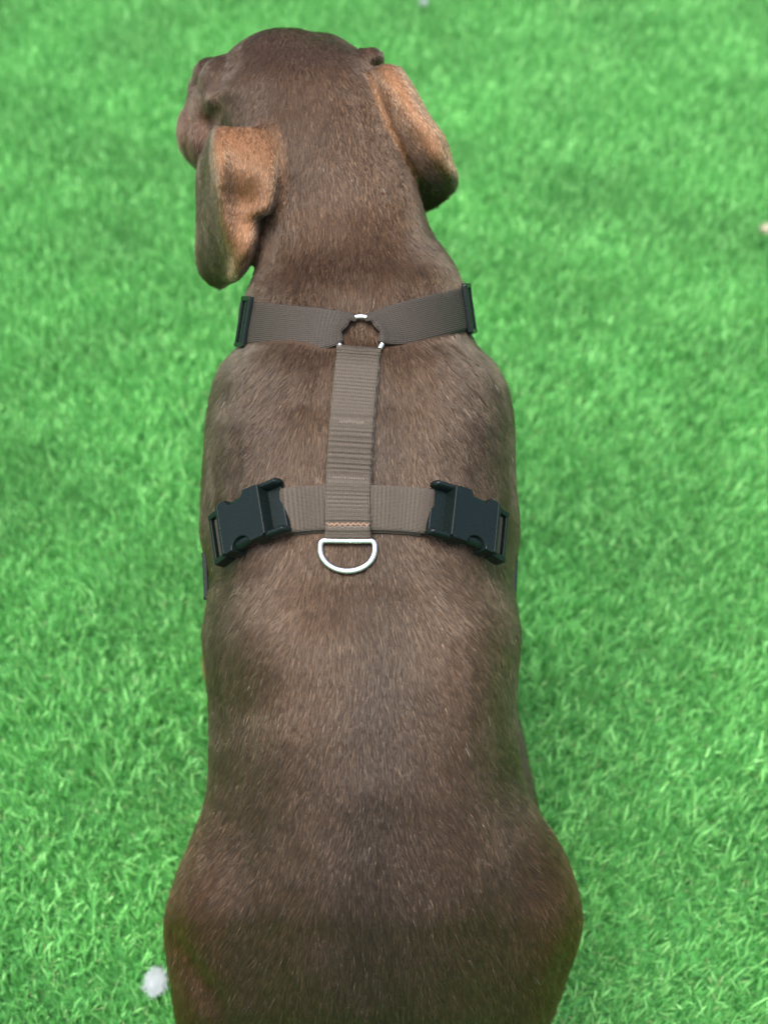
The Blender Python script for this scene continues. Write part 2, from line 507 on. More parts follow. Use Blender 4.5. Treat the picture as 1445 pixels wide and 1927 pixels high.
EAR_V, EAR_F, EAR_T = [], [], []
def ear(rows, tanfn, thick=0.0042, sub=5):
    """rows: lists of (x, y, d) across the ear leather, from root to tip"""
    G = np.array([[P(*c) for c in r] for r in rows])            # rows x cols x 3
    def resamp(A, k, axis):
        A = np.moveaxis(A, axis, 0); n = len(A)
        t = np.linspace(0, n - 1, (n - 1) * k + 1); i = np.clip(np.floor(t).astype(int), 0, n - 2)
        f = (t - i).reshape((-1,) + (1,) * (A.ndim - 1))
        pm = A[np.clip(i - 1, 0, n - 1)]; p0 = A[i]; p1 = A[i + 1]; p2 = A[np.clip(i + 2, 0, n - 1)]
        q = 0.5 * ((2 * p0) + (-pm + p1) * f + (2 * pm - 5 * p0 + 4 * p1 - p2) * f ** 2 + (-pm + 3 * p0 - 3 * p1 + p2) * f ** 3)
        return np.moveaxis(q, 0, axis)
    G = resamp(resamp(G, sub, 0), sub, 1)
    r, c, _ = G.shape
    du = np.gradient(G, axis=0); dv = np.gradient(G, axis=1)
    N = norm(np.cross(dv, du))
    if (N.reshape(-1, 3).mean(0) @ VX) > 0: N = -N
    top = G.reshape(-1, 3); bot = (G - N * thick).reshape(-1, 3)
    V = np.concatenate([top, bot]); F = []
    n = r * c
    for i in range(r - 1):
        for j in range(c - 1):
            a = i * c + j
            F.append((a, a + c, a + c + 1, a + 1)); F.append((n + a, n + a + 1, n + a + c + 1, n + a + c))
    for j in range(c - 1):
        F.append((j, j + 1, n + j + 1, n + j)); a = (r - 1) * c + j; F.append((a + 1, a, n + a, n + a + 1))
    for i in range(r - 1):
        a = i * c; F.append((a + c, a, n + a, n + a + c)); a = i * c + c - 1; F.append((a, a + c, n + a + c, n + a))
    addmesh(V, F)
    off = len(EAR_V)
    tl_ = [tanfn(i / (r - 1), j / (c - 1)) for i in range(r) for j in range(c)]
    tl_ = tl_ + [0.2 * v for v in tl_]
    EAR_T.extend(float(np.mean([tl_[k] for k in f])) for f in F)
    EAR_V.extend(map(tuple, V)); EAR_F.extend(tuple(k + off for k in f) for f in F)

ss = lambda x, a, b: float(np.clip((x - a) / (b - a), 0, 1) ** 2 * (3 - 2 * np.clip((x - a) / (b - a), 0, 1)))
ear([  # left ear, folded: dark front panel, ridge, tan face with a lobe towards the neck
    [(392, 264, .840), (402, 236, .812), (440, 232, .804), (480, 232, .802), (508, 240, .804), (516, 246, .812)],
    [(374, 308, .876), (401, 272, .790), (440, 278, .791), (482, 284, .792), (516, 294, .796), (526, 298, .812)],
    [(369, 345, .884), (405, 318, .786), (443, 326, .792), (484, 330, .790), (514, 344, .792), (525, 348, .812)],
    [(369, 395, .892), (410, 368, .794), (440, 374, .800), (474, 378, .800), (502, 392, .792), (513, 398, .812)],
    [(368, 415, .895), (412, 392, .799), (442, 396, .802), (466, 400, .801), (482, 404, .800), (491, 408, .818)],
    [(367, 440, .898), (415, 418, .804), (443, 420, .804), (466, 420, .804), (482, 420, .808), (489, 422, .826)],
    [(367, 482, .904), (424, 462, .818), (446, 460, .808), (468, 460, .804), (480, 458, .812), (486, 458, .830)],
    [(373, 514, .908), (428, 494, .840), (444, 492, .816), (460, 492, .814), (471, 490, .826), (476, 490, .850)],
    [(394, 537, .910), (424, 524, .870), (440, 521, .836), (450, 519, .834), (457, 515, .846), (460, 512, .870)],
    [(418, 546, .910), (428, 538, .890), (436, 534, .880), (443, 529, .876), (448, 525, .880), (450, 521, .884)]],
    lambda i, j: ss(i, -.14, .12) * ss(j, .13, .24) * (1 - 0.6 * ss(j, .7, 1)) * (1 - ss(i, .88, .99)) * (0.85 + 0.3 * math.sin(i * 9 + j * 5) * .4))
ear([  # right ear, swinging away from the neck
    [(690, 140, .835), (706, 126, .822), (726, 119, .820), (746, 124, .828), (755, 132, .845)],
    [(712, 190, .832), (732, 174, .812), (752, 164, .806), (772, 164, .816), (780, 168, .840)],
    [(736, 240, .832), (760, 226, .808), (780, 216, .800), (800, 214, .810), (809, 218, .838)],
    [(760, 284, .840), (782, 272, .812), (808, 260, .802), (830, 257, .810), (840, 262, .840)],
    [(780, 318, .850), (797, 306, .822), (820, 299, .808), (842, 300, .816), (853, 305, .844)],
    [(780, 354, .872), (806, 338, .850), (826, 332, .830), (852, 333, .828), (864, 338, .850)],
    [(787, 384, .888), (812, 374, .880), (828, 366, .872), (846, 361, .862), (857, 360, .868)],
    [(798, 404, .896), (812, 398, .894), (820, 394, .890), (828, 389, .886), (834, 385, .884)]],
    lambda i, j: ss(i, -.15, .15) * (1 - ss(i, .60, .80)) * (0.75 + 0.35 * ss(j, .2, .7)))

def fuse():
    me = mesh_from('fuse', PV, PF)
    o = bpy.data.objects.new('fuse', me); COL.objects.link(o)
    m = o.modifiers.new('r', 'REMESH'); m.mode = 'VOXEL'; m.voxel_size = 0.0021
    sm = o.modifiers.new('s', 'SMOOTH'); sm.factor = 0.5; sm.iterations = 7
    dg = bpy.context.evaluated_depsgraph_get()
    out = bpy.data.meshes.new_from_object(o.evaluated_get(dg), depsgraph=dg)
    bpy.data.objects.remove(o); bpy.data.meshes.remove(me)
    return out
body_me = fuse()
body_me.name = 'dog'
nv = len(body_me.vertices)
co = np.empty(nv * 3, np.float32); body_me.vertices.foreach_get('co', co); co = co.reshape(-1, 3).astype(float)

def get_normals(me):
    a = np.empty(len(me.vertices) * 3, np.float32); me.vertices.foreach_get('normal', a); return a.reshape(-1, 3).astype(float)

def bvh_of(me):
    t = [tuple(p.vertices) for p in me.polygons]
    return BVHTree.FromPolygons([tuple(v.co) for v in me.vertices], t)

def hit(bvh, x, y):
    d = norm(P(x, y, 1.0) - CAM)
    h = bvh.ray_cast(Vector(CAM), Vector(d))
    return (np.array(h[0]), np.array(h[1])) if h[0] is not None else (None, None)

# muscles and hollows:  x, y, radius along x (m), radius along the back (m), height (m)
bv0 = bvh_of(body_me)
nrm = get_normals(body_me)
BUMPS = [
    (470, 800, .034, .052, .0065), (880, 800, .034, .052, .0065),        # shoulder blades
    (655, 760, .016, .060, -.0030), (760, 830, .020, .03, -.0020),
    (680, 556, .04, .012, .0016), (560, 550, .035, .012, .0016), (800, 530, .035, .012, .0016),                                          # roll of skin before the neck strap
    (560, 690, .03, .016, .0020), (790, 690, .03, .016, .0015),
    (475, 1190, .032, .038, .0035), (880, 1290, .034, .042, .0040),      # ribs
    (690, 1230, .020, .060, -.0030), (430, 1350, .024, .028, -.0045), (960, 1370, .020, .03, -.003),
    (700, 1560, .020, .070, .0020),
    (545, 1560, .028, .06, .0020), (880, 1560, .026, .06, .0020),
    (420, 1560, .03, .025, -.0045), (1010, 1600, .025, .03, -.003),
    (380, 1760, .022, .045, .0050), (1030, 1760, .022, .045, .0050),
    (470, 1860, .022, .05, -.0035), (960, 1870, .022, .05, -.0035),
    (600, 1800, .035, .05, .0035), (800, 1800, .035, .05, .0035), (705, 1840, .014, .05, -.0025),
    (396, 192, .006, .004, .0030), (420, 178, .007, .004, .0030), (388, 225, .005, .010, -.0015),
    (330, 1765, .004, .012, -.0020), (345, 1790, .004, .012, -.0024), (362, 1815, .004, .012, -.0024), (378, 1842, .004, .012, -.0024), (396, 1870, .004, .012, -.0022), (414, 1898, .004, .012, -.0020),
    (1062, 1800, .005, .014, -.0015), (1048, 1840, .005, .014, -.0015),
    (560, 130, .024, .02, .0020), (640, 130, .02, .02, .0020), (480, 200, .018, .015, -.0025),
    (600, 470, .02, .03, .0015), (745, 480, .03, .03, .0015),
]
disp = np.zeros(nv)
for bx, by, ra, rb, h in BUMPS:
    p, _n = hit(bv0, bx, by)
    if p is None: continue
    q = co - p
    g = np.exp(-0.5 * ((q @ RX) / ra) ** 2 - 0.5 * ((q @ UX) / rb) ** 2 - 0.5 * ((q @ VX) / 0.05) ** 2)
    disp += g * h * 1.7
disp += 0.0009 * lattice_noise(co, 0.075, 31, 2)
# keep the outline: fade where the surface turns away
face = np.clip(-(nrm @ VX), 0, 1)
co = co + nrm * (disp * (0.25 + 0.75 * face))[:, None]
co[:, 2] = np.maximum(co[:, 2], 0.003)
body_me.vertices.foreach_set('co', co.astype(np.float32).ravel()); body_me.update()
body_me.polygons.foreach_set('use_smooth', np.ones(len(body_me.polygons), bool))
nrm = get_normals(body_me)
BODY = bvh_of(body_me)
EARB = BVHTree.FromPolygons(EAR_V, EAR_F)

# coat colour per vertex
base = np.array([0.0450, 0.0255, 0.0136])
coat = np.tile(base, (nv, 1))
px, py, pd = proj(co) if False else (722.5 + (co - CAM) @ RX / ((co - CAM) @ VX) * FPX, 963.5 - (co - CAM) @ UX / ((co - CAM) @ VX) * FPX, (co - CAM) @ VX)
earm = np.zeros(nv); eart = np.zeros(nv)
cand = np.where((py < 600) & (pd < 1.0))[0]
for i in cand:
    h = EARB.find_nearest(Vector(co[i]), 0.02)
    if h[0] is not None:
        earm[i] = np.clip(1.6 * max(0, 1 - h[3] / 0.008), 0, 1)
        eart[i] = EAR_T[h[2]] * earm[i]
tan = np.array([0.235, 0.115, 0.054])
m = eart
coat = coat * (1 - m[:, None]) + tan * m[:, None]
# warmer coat colour at flanks, legs, face
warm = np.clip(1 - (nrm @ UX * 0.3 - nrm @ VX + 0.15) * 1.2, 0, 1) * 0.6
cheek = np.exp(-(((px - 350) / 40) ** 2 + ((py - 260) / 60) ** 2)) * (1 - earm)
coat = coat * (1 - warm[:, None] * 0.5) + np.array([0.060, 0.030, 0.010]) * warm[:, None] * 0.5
fold = np.exp(-(((px - 408) * 0.8 + (py - 186) * 0.6) / 18) ** 2 - ((-(px - 408) * 0.6 + (py - 186) * 0.8) / 7) ** 2) * (1 - earm)
fold2 = np.exp(-((px - 382) / 9) ** 2 - ((py - 218) / 22) ** 2) * (1 - earm)
coat += (0.8 * fold + 0.6 * fold2)[:, None] * np.array([0.07, 0.045, 0.028])
coat += cheek[:, None] * np.array([0.045, 0.02, 0.014])
paw = np.clip((0.06 - co[:, 2]) / 0.04, 0, 1)
coat = coat * (1 - paw[:, None]) + np.array([0.30, 0.13, 0.05]) * paw[:, None]
mot = lattice_noise(co, 0.09, 41, 3)
coat *= (1 + 0.08 * mot)[:, None]
# cool shade of the spine trough painted into the coat; warmer thighs
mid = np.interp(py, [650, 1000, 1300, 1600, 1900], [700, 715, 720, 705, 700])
spine_shade = np.exp(-((px - mid) / np.interp(py, [700, 1100, 1500, 1900], [50, 60, 75, 110])) ** 2) * np.clip((py - 640) / 100, 0, 1) * (0.75 + 0.25 * mot)
coat = coat * (1 - 0.38 * spine_shade[:, None]) * (1 + spine_shade[:, None] * np.array([-0.06, 0.02, 0.14]))
rib_sheen = np.exp(-((np.abs(px - mid) - 190) / 90) ** 2) * np.exp(-((py - 1230) / 230) ** 2)  # sheen on the ribs, painted as a lighter coat
coat = coat * (1 + 0.50 * rib_sheen[:, None])
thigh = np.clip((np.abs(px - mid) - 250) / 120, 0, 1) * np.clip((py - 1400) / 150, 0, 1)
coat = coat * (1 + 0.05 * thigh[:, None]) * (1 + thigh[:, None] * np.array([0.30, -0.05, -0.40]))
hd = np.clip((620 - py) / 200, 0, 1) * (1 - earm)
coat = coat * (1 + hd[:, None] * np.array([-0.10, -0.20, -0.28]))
back_ear = np.clip(earm - eart * 1.4, 0, 1)
coat = coat * (1 - back_ear[:, None]) + np.array([0.040, 0.020, 0.008]) * back_ear[:, None]
crown = np.exp(-(((px - 640) / 130) ** 2 + ((py - 380) / 160) ** 2)) * (1 - earm)
coat = coat * (1 + 0.05 * crown[:, None])
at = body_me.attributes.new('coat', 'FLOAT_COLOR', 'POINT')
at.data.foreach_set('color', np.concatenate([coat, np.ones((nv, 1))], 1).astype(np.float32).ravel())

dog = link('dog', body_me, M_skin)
tag(dog, 'chocolate brown short haired dog sitting on green turf, seen from behind', 'dog')

def small_ball(name, c, r, mat, parent, rot=None):
    V, F = ball(c, r, rot)
    return link(name, mesh_from(name, V, F), mat, parent)
small_ball('eye', P(361, 224, 0.905), 0.0085, M_eye, dog)
small_ball('eye', P(520, 130, 0.945), 0.0085, M_eye, dog)
small_ball('nose', P(416, 262, 1.022), [0.016, 0.012, 0.012], M_nose, dog)
for pawx, pawy in ((-0.134, 0.715), (0.082, 0.700)):
    for k in range(4):
        V, F = ball([pawx + (k - 1.5) * 0.0145, pawy + (0.036 if k in (1, 2) else 0.027), 0.012], [0.003, 0.008, 0.004])
        link('claw', mesh_from('claw', V, F), M_claw, dog)

# ------------------------------------------------------------------ harness
harness = bpy.data.objects.new('dog_harness', None); COL.objects.link(harness)
harness.location = (MX, 0.6, 0.45)
tag(harness, 'taupe webbing harness with black buckles and silver rings worn on the back of the dog', 'dog harness')
HINV = Matrix.Translation((-MX, -0.6, -0.45))
STRAPS = []        # for keeping fur from growing through

def hpart(name, me, mat, parent=None, mods=None):
    o = link(name, me, mat, parent or harness)
    if parent is None:
        o.matrix_parent_inverse = HINV
    return o

def hitpath(pts, off=0.0):
    C, N = [], []
    for x, y in pts:
        c, n = hit(BODY, x, y)
        C.append(c); N.append(n)
    return np.array(C), np.array(N)

def band(name, C, N, half, mat, thick=0.0019, ribs=None, Wd=None, parent=None, endfn=None, m=15, crown=0.0004, uoff=0.0):
    """tape along points C with outward normals N. returns object"""
    C = np.array(C); N = norm(N)
    n = len(C)
    T = norm(np.gradient(C, axis=0))
    if Wd is None:
        Wd = norm(np.cross(T, N))
    N = norm(np.cross(Wd, T)); 
    seglen = np.concatenate([[0], np.cumsum(np.linalg.norm(np.diff(C, axis=0), axis=1))])
    half = np.broadcast_to(half, (n,))
    vs = np.linspace(-1, 1, m)
    rr = np.zeros(n) if ribs is None else ribs(seglen * 1000)
    jit = np.random.default_rng(len(name) * 13 + n).normal(0, 0.00008, n)
    top = C[:, None, :] + Wd[:, None, :] * ((half + jit)[:, None, None] * vs[None, :, None]) \
        + N[:, None, :] * (thick + crown * (1 - vs ** 2)[None, :, None] + rr[:, None, None] * (1 - 0.3 * np.abs(vs[None, :, None]) ** 6))
    edge = (np.abs(vs) > 0.99)
    top[:, edge] -= N[:, None, :] * thick * 0.35
    bot = C[:, None, :] + Wd[:, None, :] * ((half)[:, None, None] * vs[None, :, None]) + N[:, None, :] * 0.0
    bot[:, edge] += N[:, None, :] * thick * 0.25
    if endfn is not None:
        top, bot = endfn(top, bot, vs, seglen)
    V = np.concatenate([top.reshape(-1, 3), bot.reshape(-1, 3)]); F = []
    k = n * m
    for i in range(n - 1):
        for j in range(m - 1):
            a = i * m + j
            F.append((a, a + 1, a + m + 1, a + m)); F.append((k + a, k + a + m, k + a + m + 1, k + a + 1))
        a = i * m; F.append((a, a + m, k + a + m, k + a)); a = i * m + m - 1; F.append((a + m, a, k + a, k + a + m))
    for j in range(m - 1):
        F.append((j + 1, j, k + j, k + j + 1)); a = (n - 1) * m + j; F.append((a, a + 1, k + a + 1, k + a))
    me = mesh_from(name, V, F)
    uvl = me.uv_layers.new(name='UVMap')
    U = np.repeat(seglen[:, None] * 1000 + uoff, m, 1).ravel(); VV = (half[:, None] * 1000 * vs[None, :]).ravel()
    UV = np.stack([np.tile(U, 2), np.tile(VV, 2)], 1)
    li = np.empty(len(me.loops), np.int32); me.loops.foreach_get('vertex_index', li)
    uvl.data.foreach_set('uv', UV[li].astype(np.float32).ravel())
    o = hpart(name, me, mat, parent)
    STRAPS.append((V, F))
    return o, C, N, Wd, seglen

def resample(C, N, step):
    s = np.concatenate([[0], np.cumsum(np.linalg.norm(np.diff(C, axis=0), axis=1))])
    t = np.arange(0, s[-1], step)
    f = lambda A: np.stack([np.interp(t, s, A[:, k]) for k in range(3)], 1)
    return f(C), norm(f(N)), t

# -- loops that run round the body -------------------------------------------------
def loop_path(axis, side, ytarget, phi_max, s_end, n=90, phi0=0.0):
    """walk round the body from the spine (phi 0) to the belly on one side"""
    C, N, s = [], [], 0.0
    for k in range(n):
        phi = phi0 + (phi_max - phi0) * k / (n - 1)
        d = -math.cos(phi) * VX + side * math.sin(phi) * RX
        vis = math.degrees(phi) < 80
        for it in range(6 if vis else 1):
            o = axis + s * UX + d * 0.4
            h = BODY.ray_cast(Vector(o), Vector(-d))
            if h[0] is None: break
            c = np.array(h[0])
            if vis:
                x, y, dd = proj(c)
                s += (y - ytarget(x)) / FPX * dd
        if not vis: 
            s += s_end / n
        if h[0] is None: continue
        C.append(c); N.append(norm(0.5 * np.array(h[1]) + 0.5 * d))
    C = smooth1(C, 12); N = norm(smooth1(N, 25))
    return C, N

# girth loop
girth_axis = P(653, 960, 0.736 + 0.115)
yg = lambda x: np.interp(x, [401, 413, 440, 470, 530, 600, 650, 700, 760, 820, 870, 910, 948, 962], [1084, 1045, 1008, 988, 962, 956, 955, 957, 957, 966, 984, 1004, 1034, 1084])
GL = {}
for s in (-1, 1):
    C, N = loop_path(girth_axis, s, yg, R(168), -0.03, 140)
    GL[s] = (C, N)
HALF = 0.0126

def arclen(C):
    return np.concatenate([[0], np.cumsum(np.linalg.norm(np.diff(C, axis=0), axis=1))])

def at_x(s, x):
    C, N = GL[s]
    xs = np.array([proj(c)[0] for c in C]); vis = np.arange(len(C)) < len(C) * 0.62
    i = np.argmin(np.abs(xs - x) + (~vis) * 1e4)
    return i

def rib(period, amp):
    return lambda u: amp * np.sin(2 * math.pi * u / period)

# top piece of the girth strap between the two buckles
iL, iR = at_x(-1, 535), at_x(1, 808)
C = np.concatenate([GL[-1][0][:iL + 1][::-1], GL[1][0][1:iR + 1]]); N = np.concatenate([GL[-1][1][:iL + 1][::-1], GL[1][1][1:iR + 1]])
C = smooth1(C, 30); N = norm(smooth1(N, 60))
C, N, t = resample(C, N, 0.0005)
e = np.minimum(t, t[-1] - t)
lift = 0.0040 + 0.0016 * np.exp(-((e - 0.006) / 0.006) ** 2) - 0.0012 * np.clip(1 - e / 0.0020, 0, 1) ** 2
band('girth_strap', C + N * lift[:, None], N, HALF, M_web_girth, ribs=rib(2.0, 0.00012))
# second layer of the tape below it
e2 = slice(8, -8)
band('girth_strap', (C + N * 0.0018 + (-UX) * 0.0013)[e2], N[e2], HALF, M_web_girth)
# lower pieces from the buckles round the chest
for s, x0 in ((-1, 412), (1, 948)):
    i0 = at_x(s, x0)
    Cc, Nn = resample(GL[s][0][i0:], GL[s][1][i0:], 0.002)[:2]
    Cc = smooth1(Cc, 10)
    lift = 0.0003 + 0.0012 * np.exp(-(arclen(Cc) / 0.012) ** 2)
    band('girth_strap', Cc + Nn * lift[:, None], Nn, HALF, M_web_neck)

# -- buckles -----------------------------------------------------------------------
def box_prism(outline, h0, h1):
    """outline (a,c) counter-clockwise, extruded h0..h1, as local verts/faces"""
    n = len(outline)
    V = [(a, c, h0) for a, c in outline] + [(a, c, h1) for a, c in outline]
    F = [tuple(range(n))[::-1], tuple(range(n, 2 * n))] + [(i, (i + 1) % n, n + (i + 1) % n, n + i) for i in range(n)]
    return V, F

def rrect(a0, a1, c0, c1, r=1.0, k=4):
    o = []
    for cx, cy, st in ((a1 - r, c1 - r, 0), (a0 + r, c1 - r, 90), (a0 + r, c0 + r, 180), (a1 - r, c0 + r, 270)):
        for i in range(k + 1):
            an = R(st + 90 * i / k); o.append((cx + r * math.cos(an), cy + r * math.sin(an)))
    return o

def capsule(a0, a1, c, h, r, rh=None, seg=12):
    V, F = [], []
    rh = rh or r
    prof = [(a0 - r * 0.9, .25), (a0 - r * .6, .7), (a0, 1), (a1, 1), (a1 + r * .6, .7), (a1 + r * .9, .25)]
    for a, k in prof:
        for i in range(seg):
            an = 2 * math.pi * i / seg
            V.append((a, c + r * k * math.cos(an), h + rh * k * math.sin(an)))
    for j in range(len(prof) - 1):
        for i in range(seg):
            q = (i + 1) % seg
            F.append((j * seg + i, j * seg + q, (j + 1) * seg + q, (j + 1) * seg + i))
    F.append(tuple(range(seg))[::-1]); F.append(tuple((len(prof) - 1) * seg + i for i in range(seg)))
    return V, F

def local_obj(name, pieces, frame, mat, bevel=0.0006, Rb=0.095, parent=None, segs=3):
    """pieces in mm (a along tape, c across, h out); frame = (O, T, W, N)"""
    O, T, Wv, N = frame
    V, F = [], []
    for v, f in pieces:
        off = len(V); V += v; F += [tuple(i + off for i in q) for q in f]
    A = np.array(V, float) / 1000
    X = O + A[:, :1] * T + A[:, 1:2] * Wv + (A[:, 2:3] - (A[:, :1] ** 2) / (2 * Rb)) * N
    me = mesh_from(name, X, F, smooth=True)
    bm = bmesh.new(); bm.from_mesh(me); bmesh.ops.recalc_face_normals(bm, faces=bm.faces); bm.to_mesh(me); bm.free()
    me.polygons.foreach_set('use_smooth', np.ones(len(me.polygons), bool))
    o = link(name, me, mat, parent or harness)
    if (parent is None):
        o.matrix_parent_inverse = HINV
    if bevel:
        b = o.modifiers.new('bevel', 'BEVEL'); b.width = bevel; b.segments = segs; b.limit_method = 'ANGLE'; b.angle_limit = R(40)
        b.harden_normals = False
        w = o.modifiers.new('wn', 'WEIGHTED_NORMAL'); w.keep_sharp = False
    return o

def frame_at(s, x, lift, toward_spine=True):
    C, N = GL[s]; i = at_x(s, x)
    O = C[i]; T = norm(C[max(i - 6, 0)] - C[min(i + 6, len(C) - 1)])     # towards the spine
    n = N[i]; n = norm(n - (n @ T) * T)
    Wv = np.cross(n, T)
    if Wv @ UX > 0: Wv = -Wv                                     # +c = towards the tail
    return O + n * lift, T, Wv, n

def buckle(s, x):
    O_, T_, W_, N_ = frame_at(s, x, 0.0040)
    tl = R(13); fr = (O_, T_, W_ * math.cos(tl) + N_ * math.sin(tl), N_ * math.cos(tl) - W_ * math.sin(tl))
    def plate(a0, a1, c, ctr, rad, dep):
        o = []
        def arc(sgn):
            pts = []
            for i in range(13):
                an = math.pi * i / 12
                pts.append((ctr + rad * math.cos(an), sgn * (c - dep * math.sin(an))))
            return pts
        top_ = arc(1)                                # right to left at +c
        bot_ = arc(-1)[::-1]
        o += [(a1, c - 2), (a1 - 2.2, c)] + top_ + [(a0 + 1, c), (a0, c - 1)]
        o += [(a0, -c + 1), (a0 + 1, -c)] + bot_ + [(a1 - 2.2, -c), (a1, -c + 2)]
        return o
    pcs = [box_prism(plate(-13, 17.5, 15.8, 0.5, 6.8, 5.6), -1.5, 10.0)]
    # raised lip at the mouth
    pcs.append(box_prism(rrect(-14.3, -12.4, -15.2, 15.2, 0.6), -1.2, 10.5))
    # tape end: two rails and a bar
    for sg in (-1, 1):
        pcs.append(capsule(17.0, 27.0, sg * 14.6, 4.4, 2.1, 4.4))
    pcs.append(box_prism(rrect(16.4, 18.2, -15.0, 15.0, 0.6), 0.2, 10.3))
    pcs.append(box_prism(rrect(17.0, 26.5, -14.0, 14.0, 0.6), -1.0, 2.0))  # black floor added to make the open slot look dark
    b = local_obj('buckle', pcs, fr, M_plastic, 0.0015, segs=4)
    # insert: prongs in the side openings, frame outside
    pr = []
    for sg in (-1, 1):
        pr.append(capsule(-6.0, 6.0, sg * 11.6, 4.2, 3.4, 4.0))
        pr.append(box_prism(rrect(-26.5, -14.6, sg * 14.0 - 1.7, sg * 14.0 + 1.7, 1.2), -0.8, 7.2))
    pr.append(box_prism(rrect(-26.5, -24.2, -14, 14, 0.8), 0.4, 6.6))
    pr.append(box_prism(rrect(-17.0, -14.7, -14.5, 14.5, 0.6), 0, 8.4))
    local_obj('insert', pr, fr, M_plastic, 0.0007, parent=b)
    # tape folded over the bar inside the frame
    tp = [box_prism(rrect(-23.2, -18.6, -12.2, 12.2, 0.5), 1.4, 4.6)]
    local_obj('strap_loop', tp, fr, M_web_neck, 0.0006, parent=b)
    return b
buckle(-1, 474)
buckle(1, 872)

def slider(fr, wid=15.6, ln=8.5, hh=3.2):
    pcs = [box_prism(rrect(-ln, -ln + 2.8, -wid, wid, 1.0), 0.2, hh), box_prism(rrect(ln - 2.8, ln, -wid, wid, 1.0), 0.2, hh),
           box_prism(rrect(-1.2, 1.2, -wid + 1, wid - 1, .6), 0.4, hh - .8),
           box_prism(rrect(-ln + .3, ln - .3, wid - 2.2, wid + 0.6, 1.2), 0.0, hh + .3), box_prism(rrect(-ln + .3, ln - .3, -wid - 0.6, -wid + 2.2, 1.2), 0.0, hh + .3)]
    return local_obj('slider', pcs, fr, M_plastic, 0.0006)

for s in (-1, 1):
    C, N = GL[s]
    i = at_x(s, 394 if s < 0 else 957)
    T = norm(C[i - 5] - C[i + 5]); n = norm(N[i] - (N[i] @ T) * T); Wv = np.cross(n, T)
    slider((C[i] + n * 0.0016, T, Wv, n), 14.0, 6.0)

# -- neck loop ---------------------------------------------------------------------
RING_R, RING_T = 0.0130, 0.0016
rc, rn = hit(BODY, 679, 640)
rn = norm(0.6 * rn - 0.4 * VX); rn[0] *= 0.3; rn = norm(rn)
rex = norm(RX - (RX @ rn) * rn); rey = np.cross(rn, rex)
ring_c = rc + rn * 0.0040

neck_axis = P(679, 615, 0.772 + 0.086)
ynl = lambda x: np.interp(x, [440, 460, 560, 640, 680], [604, 607, 618, 626, 630])
ynr = lambda x: np.interp(x, [680, 725, 790, 860, 890, 905], [630, 622, 603, 584, 580, 584])
NLp = {}
for s, fn in ((-1, ynl), (1, ynr)):
    NLp[s] = loop_path(neck_axis, s, fn, R(165), 0.0, 120)

def neck_half(s):
    C, N = NLp[s]
    x0 = 652 if s < 0 else 708
    xs = np.array([proj(c)[0] for c in C])
    i0 = int(np.argmin(np.abs(xs - x0) + (np.arange(len(C)) > 60) * 1e4))
    C, N, t = resample(smooth1(C[i0:], 20), norm(smooth1(N[i0:], 30)), 0.0008)
    # rows 0..k blend onto the ring
    blend = 0.020
    a0, a1 = (R(198), R(104)) if s < 0 else (R(-18), R(76))     # tailward edge, headward edge
    def endfn(top, bot, vs, sl):
        # which end of vs is tailward?
        tailv = 1 if ((top[30, -1] - top[30, 0]) @ UX) < 0 else -1
        f = (1 - vs * tailv) / 2                                # 0 tailward .. 1 headward
        ang = a0 + (a1 - a0) * f
        for A, hh in ((top, 0.0026), (bot, 0.0008)):
            for i in range(len(sl)):
                if sl[i] > blend: break
                w = 1 - sl[i] / blend
                w = w * w * (3 - 2 * w)
                # last part curls over the wire
                u = np.clip(1 - sl[i] / 0.004, 0, 1)
                rad = RING_R + 0.0005 - u * (0.0020 + 0.0016 * np.abs(np.sin(f * 7 + 0.6)))[:, None]
                hgt = hh - u * u * 0.0016
                pt = ring_c + rad * (np.cos(ang)[:, None] * rex + np.sin(ang)[:, None] * rey) + rn * hgt \
                    + rn * 0.0005 * np.sin(f * 25)[:, None] * w
                A[i] = A[i] * (1 - w) + pt * w
        return top, bot
    lift = 0.0012 + 0.0020 * np.exp(-(t / 0.02) ** 2)
    band('neck_strap', C + N * lift[:, None], N, 0.0128, M_web_neck, ribs=rib(1.5, 0.00006), endfn=endfn, m=21)
    # doubled tape below
    j = int(0.012 / 0.0008)
    band('neck_strap', (C + N * 0.0008 - UX * 0.0014)[j:-4], N[j:-4], 0.0126, M_web_neck)
    return C, N
NKL = neck_half(-1); NKR = neck_half(1)

def frame_path(C, N, x, lift):
    xs = np.array([proj(c)[0] for c in C]); k = np.arange(len(C)) > len(C) * 0.55
    i = int(np.argmin(np.abs(xs - x) + k * 1e4))
    T = norm(C[max(i - 5, 0)] - C[min(i + 5, len(C) - 1)]); n = norm(N[i] - (N[i] @ T) * T)
    return C[i] + n * lift, T, np.cross(n, T), n
slider(frame_path(*NKL, 472, 0.0030), 15.0)
slider(frame_path(*NKR, 870, 0.0030), 15.0)

def wire(name, pts, r, mat, closed=True, seg=12, nref=None, flat=1.0):
    pts = np.array(pts); n = len(pts)
    T = norm(np.roll(pts, -1, 0) - np.roll(pts, 1, 0)) if closed else norm(np.gradient(pts, axis=0))
    A = norm(np.cross(T, nref)); B = np.tile(nref, (n, 1))
    V, F = [], []
    for i in range(n):
        for k in range(seg):
            an = 2 * math.pi * k / seg
            V.append(pts[i] + A[i] * r * math.cos(an) + B[i] * r * flat * math.sin(an))
    for i in range(n if closed else n - 1):
        j = (i + 1) % n
        for k in range(seg):
            q = (k + 1) % seg
            F.append((i * seg + k, i * seg + q, j * seg + q, j * seg + k))
    return hpart(name, mesh_from(name, V, F), mat)

o = wire('o_ring', [ring_c + RING_R * (math.cos(a) * rex + math.sin(a) * rey) for a in np.linspace(0, 2 * math.pi, 64, endpoint=False)], RING_T, M_metal, True, 12, rn)

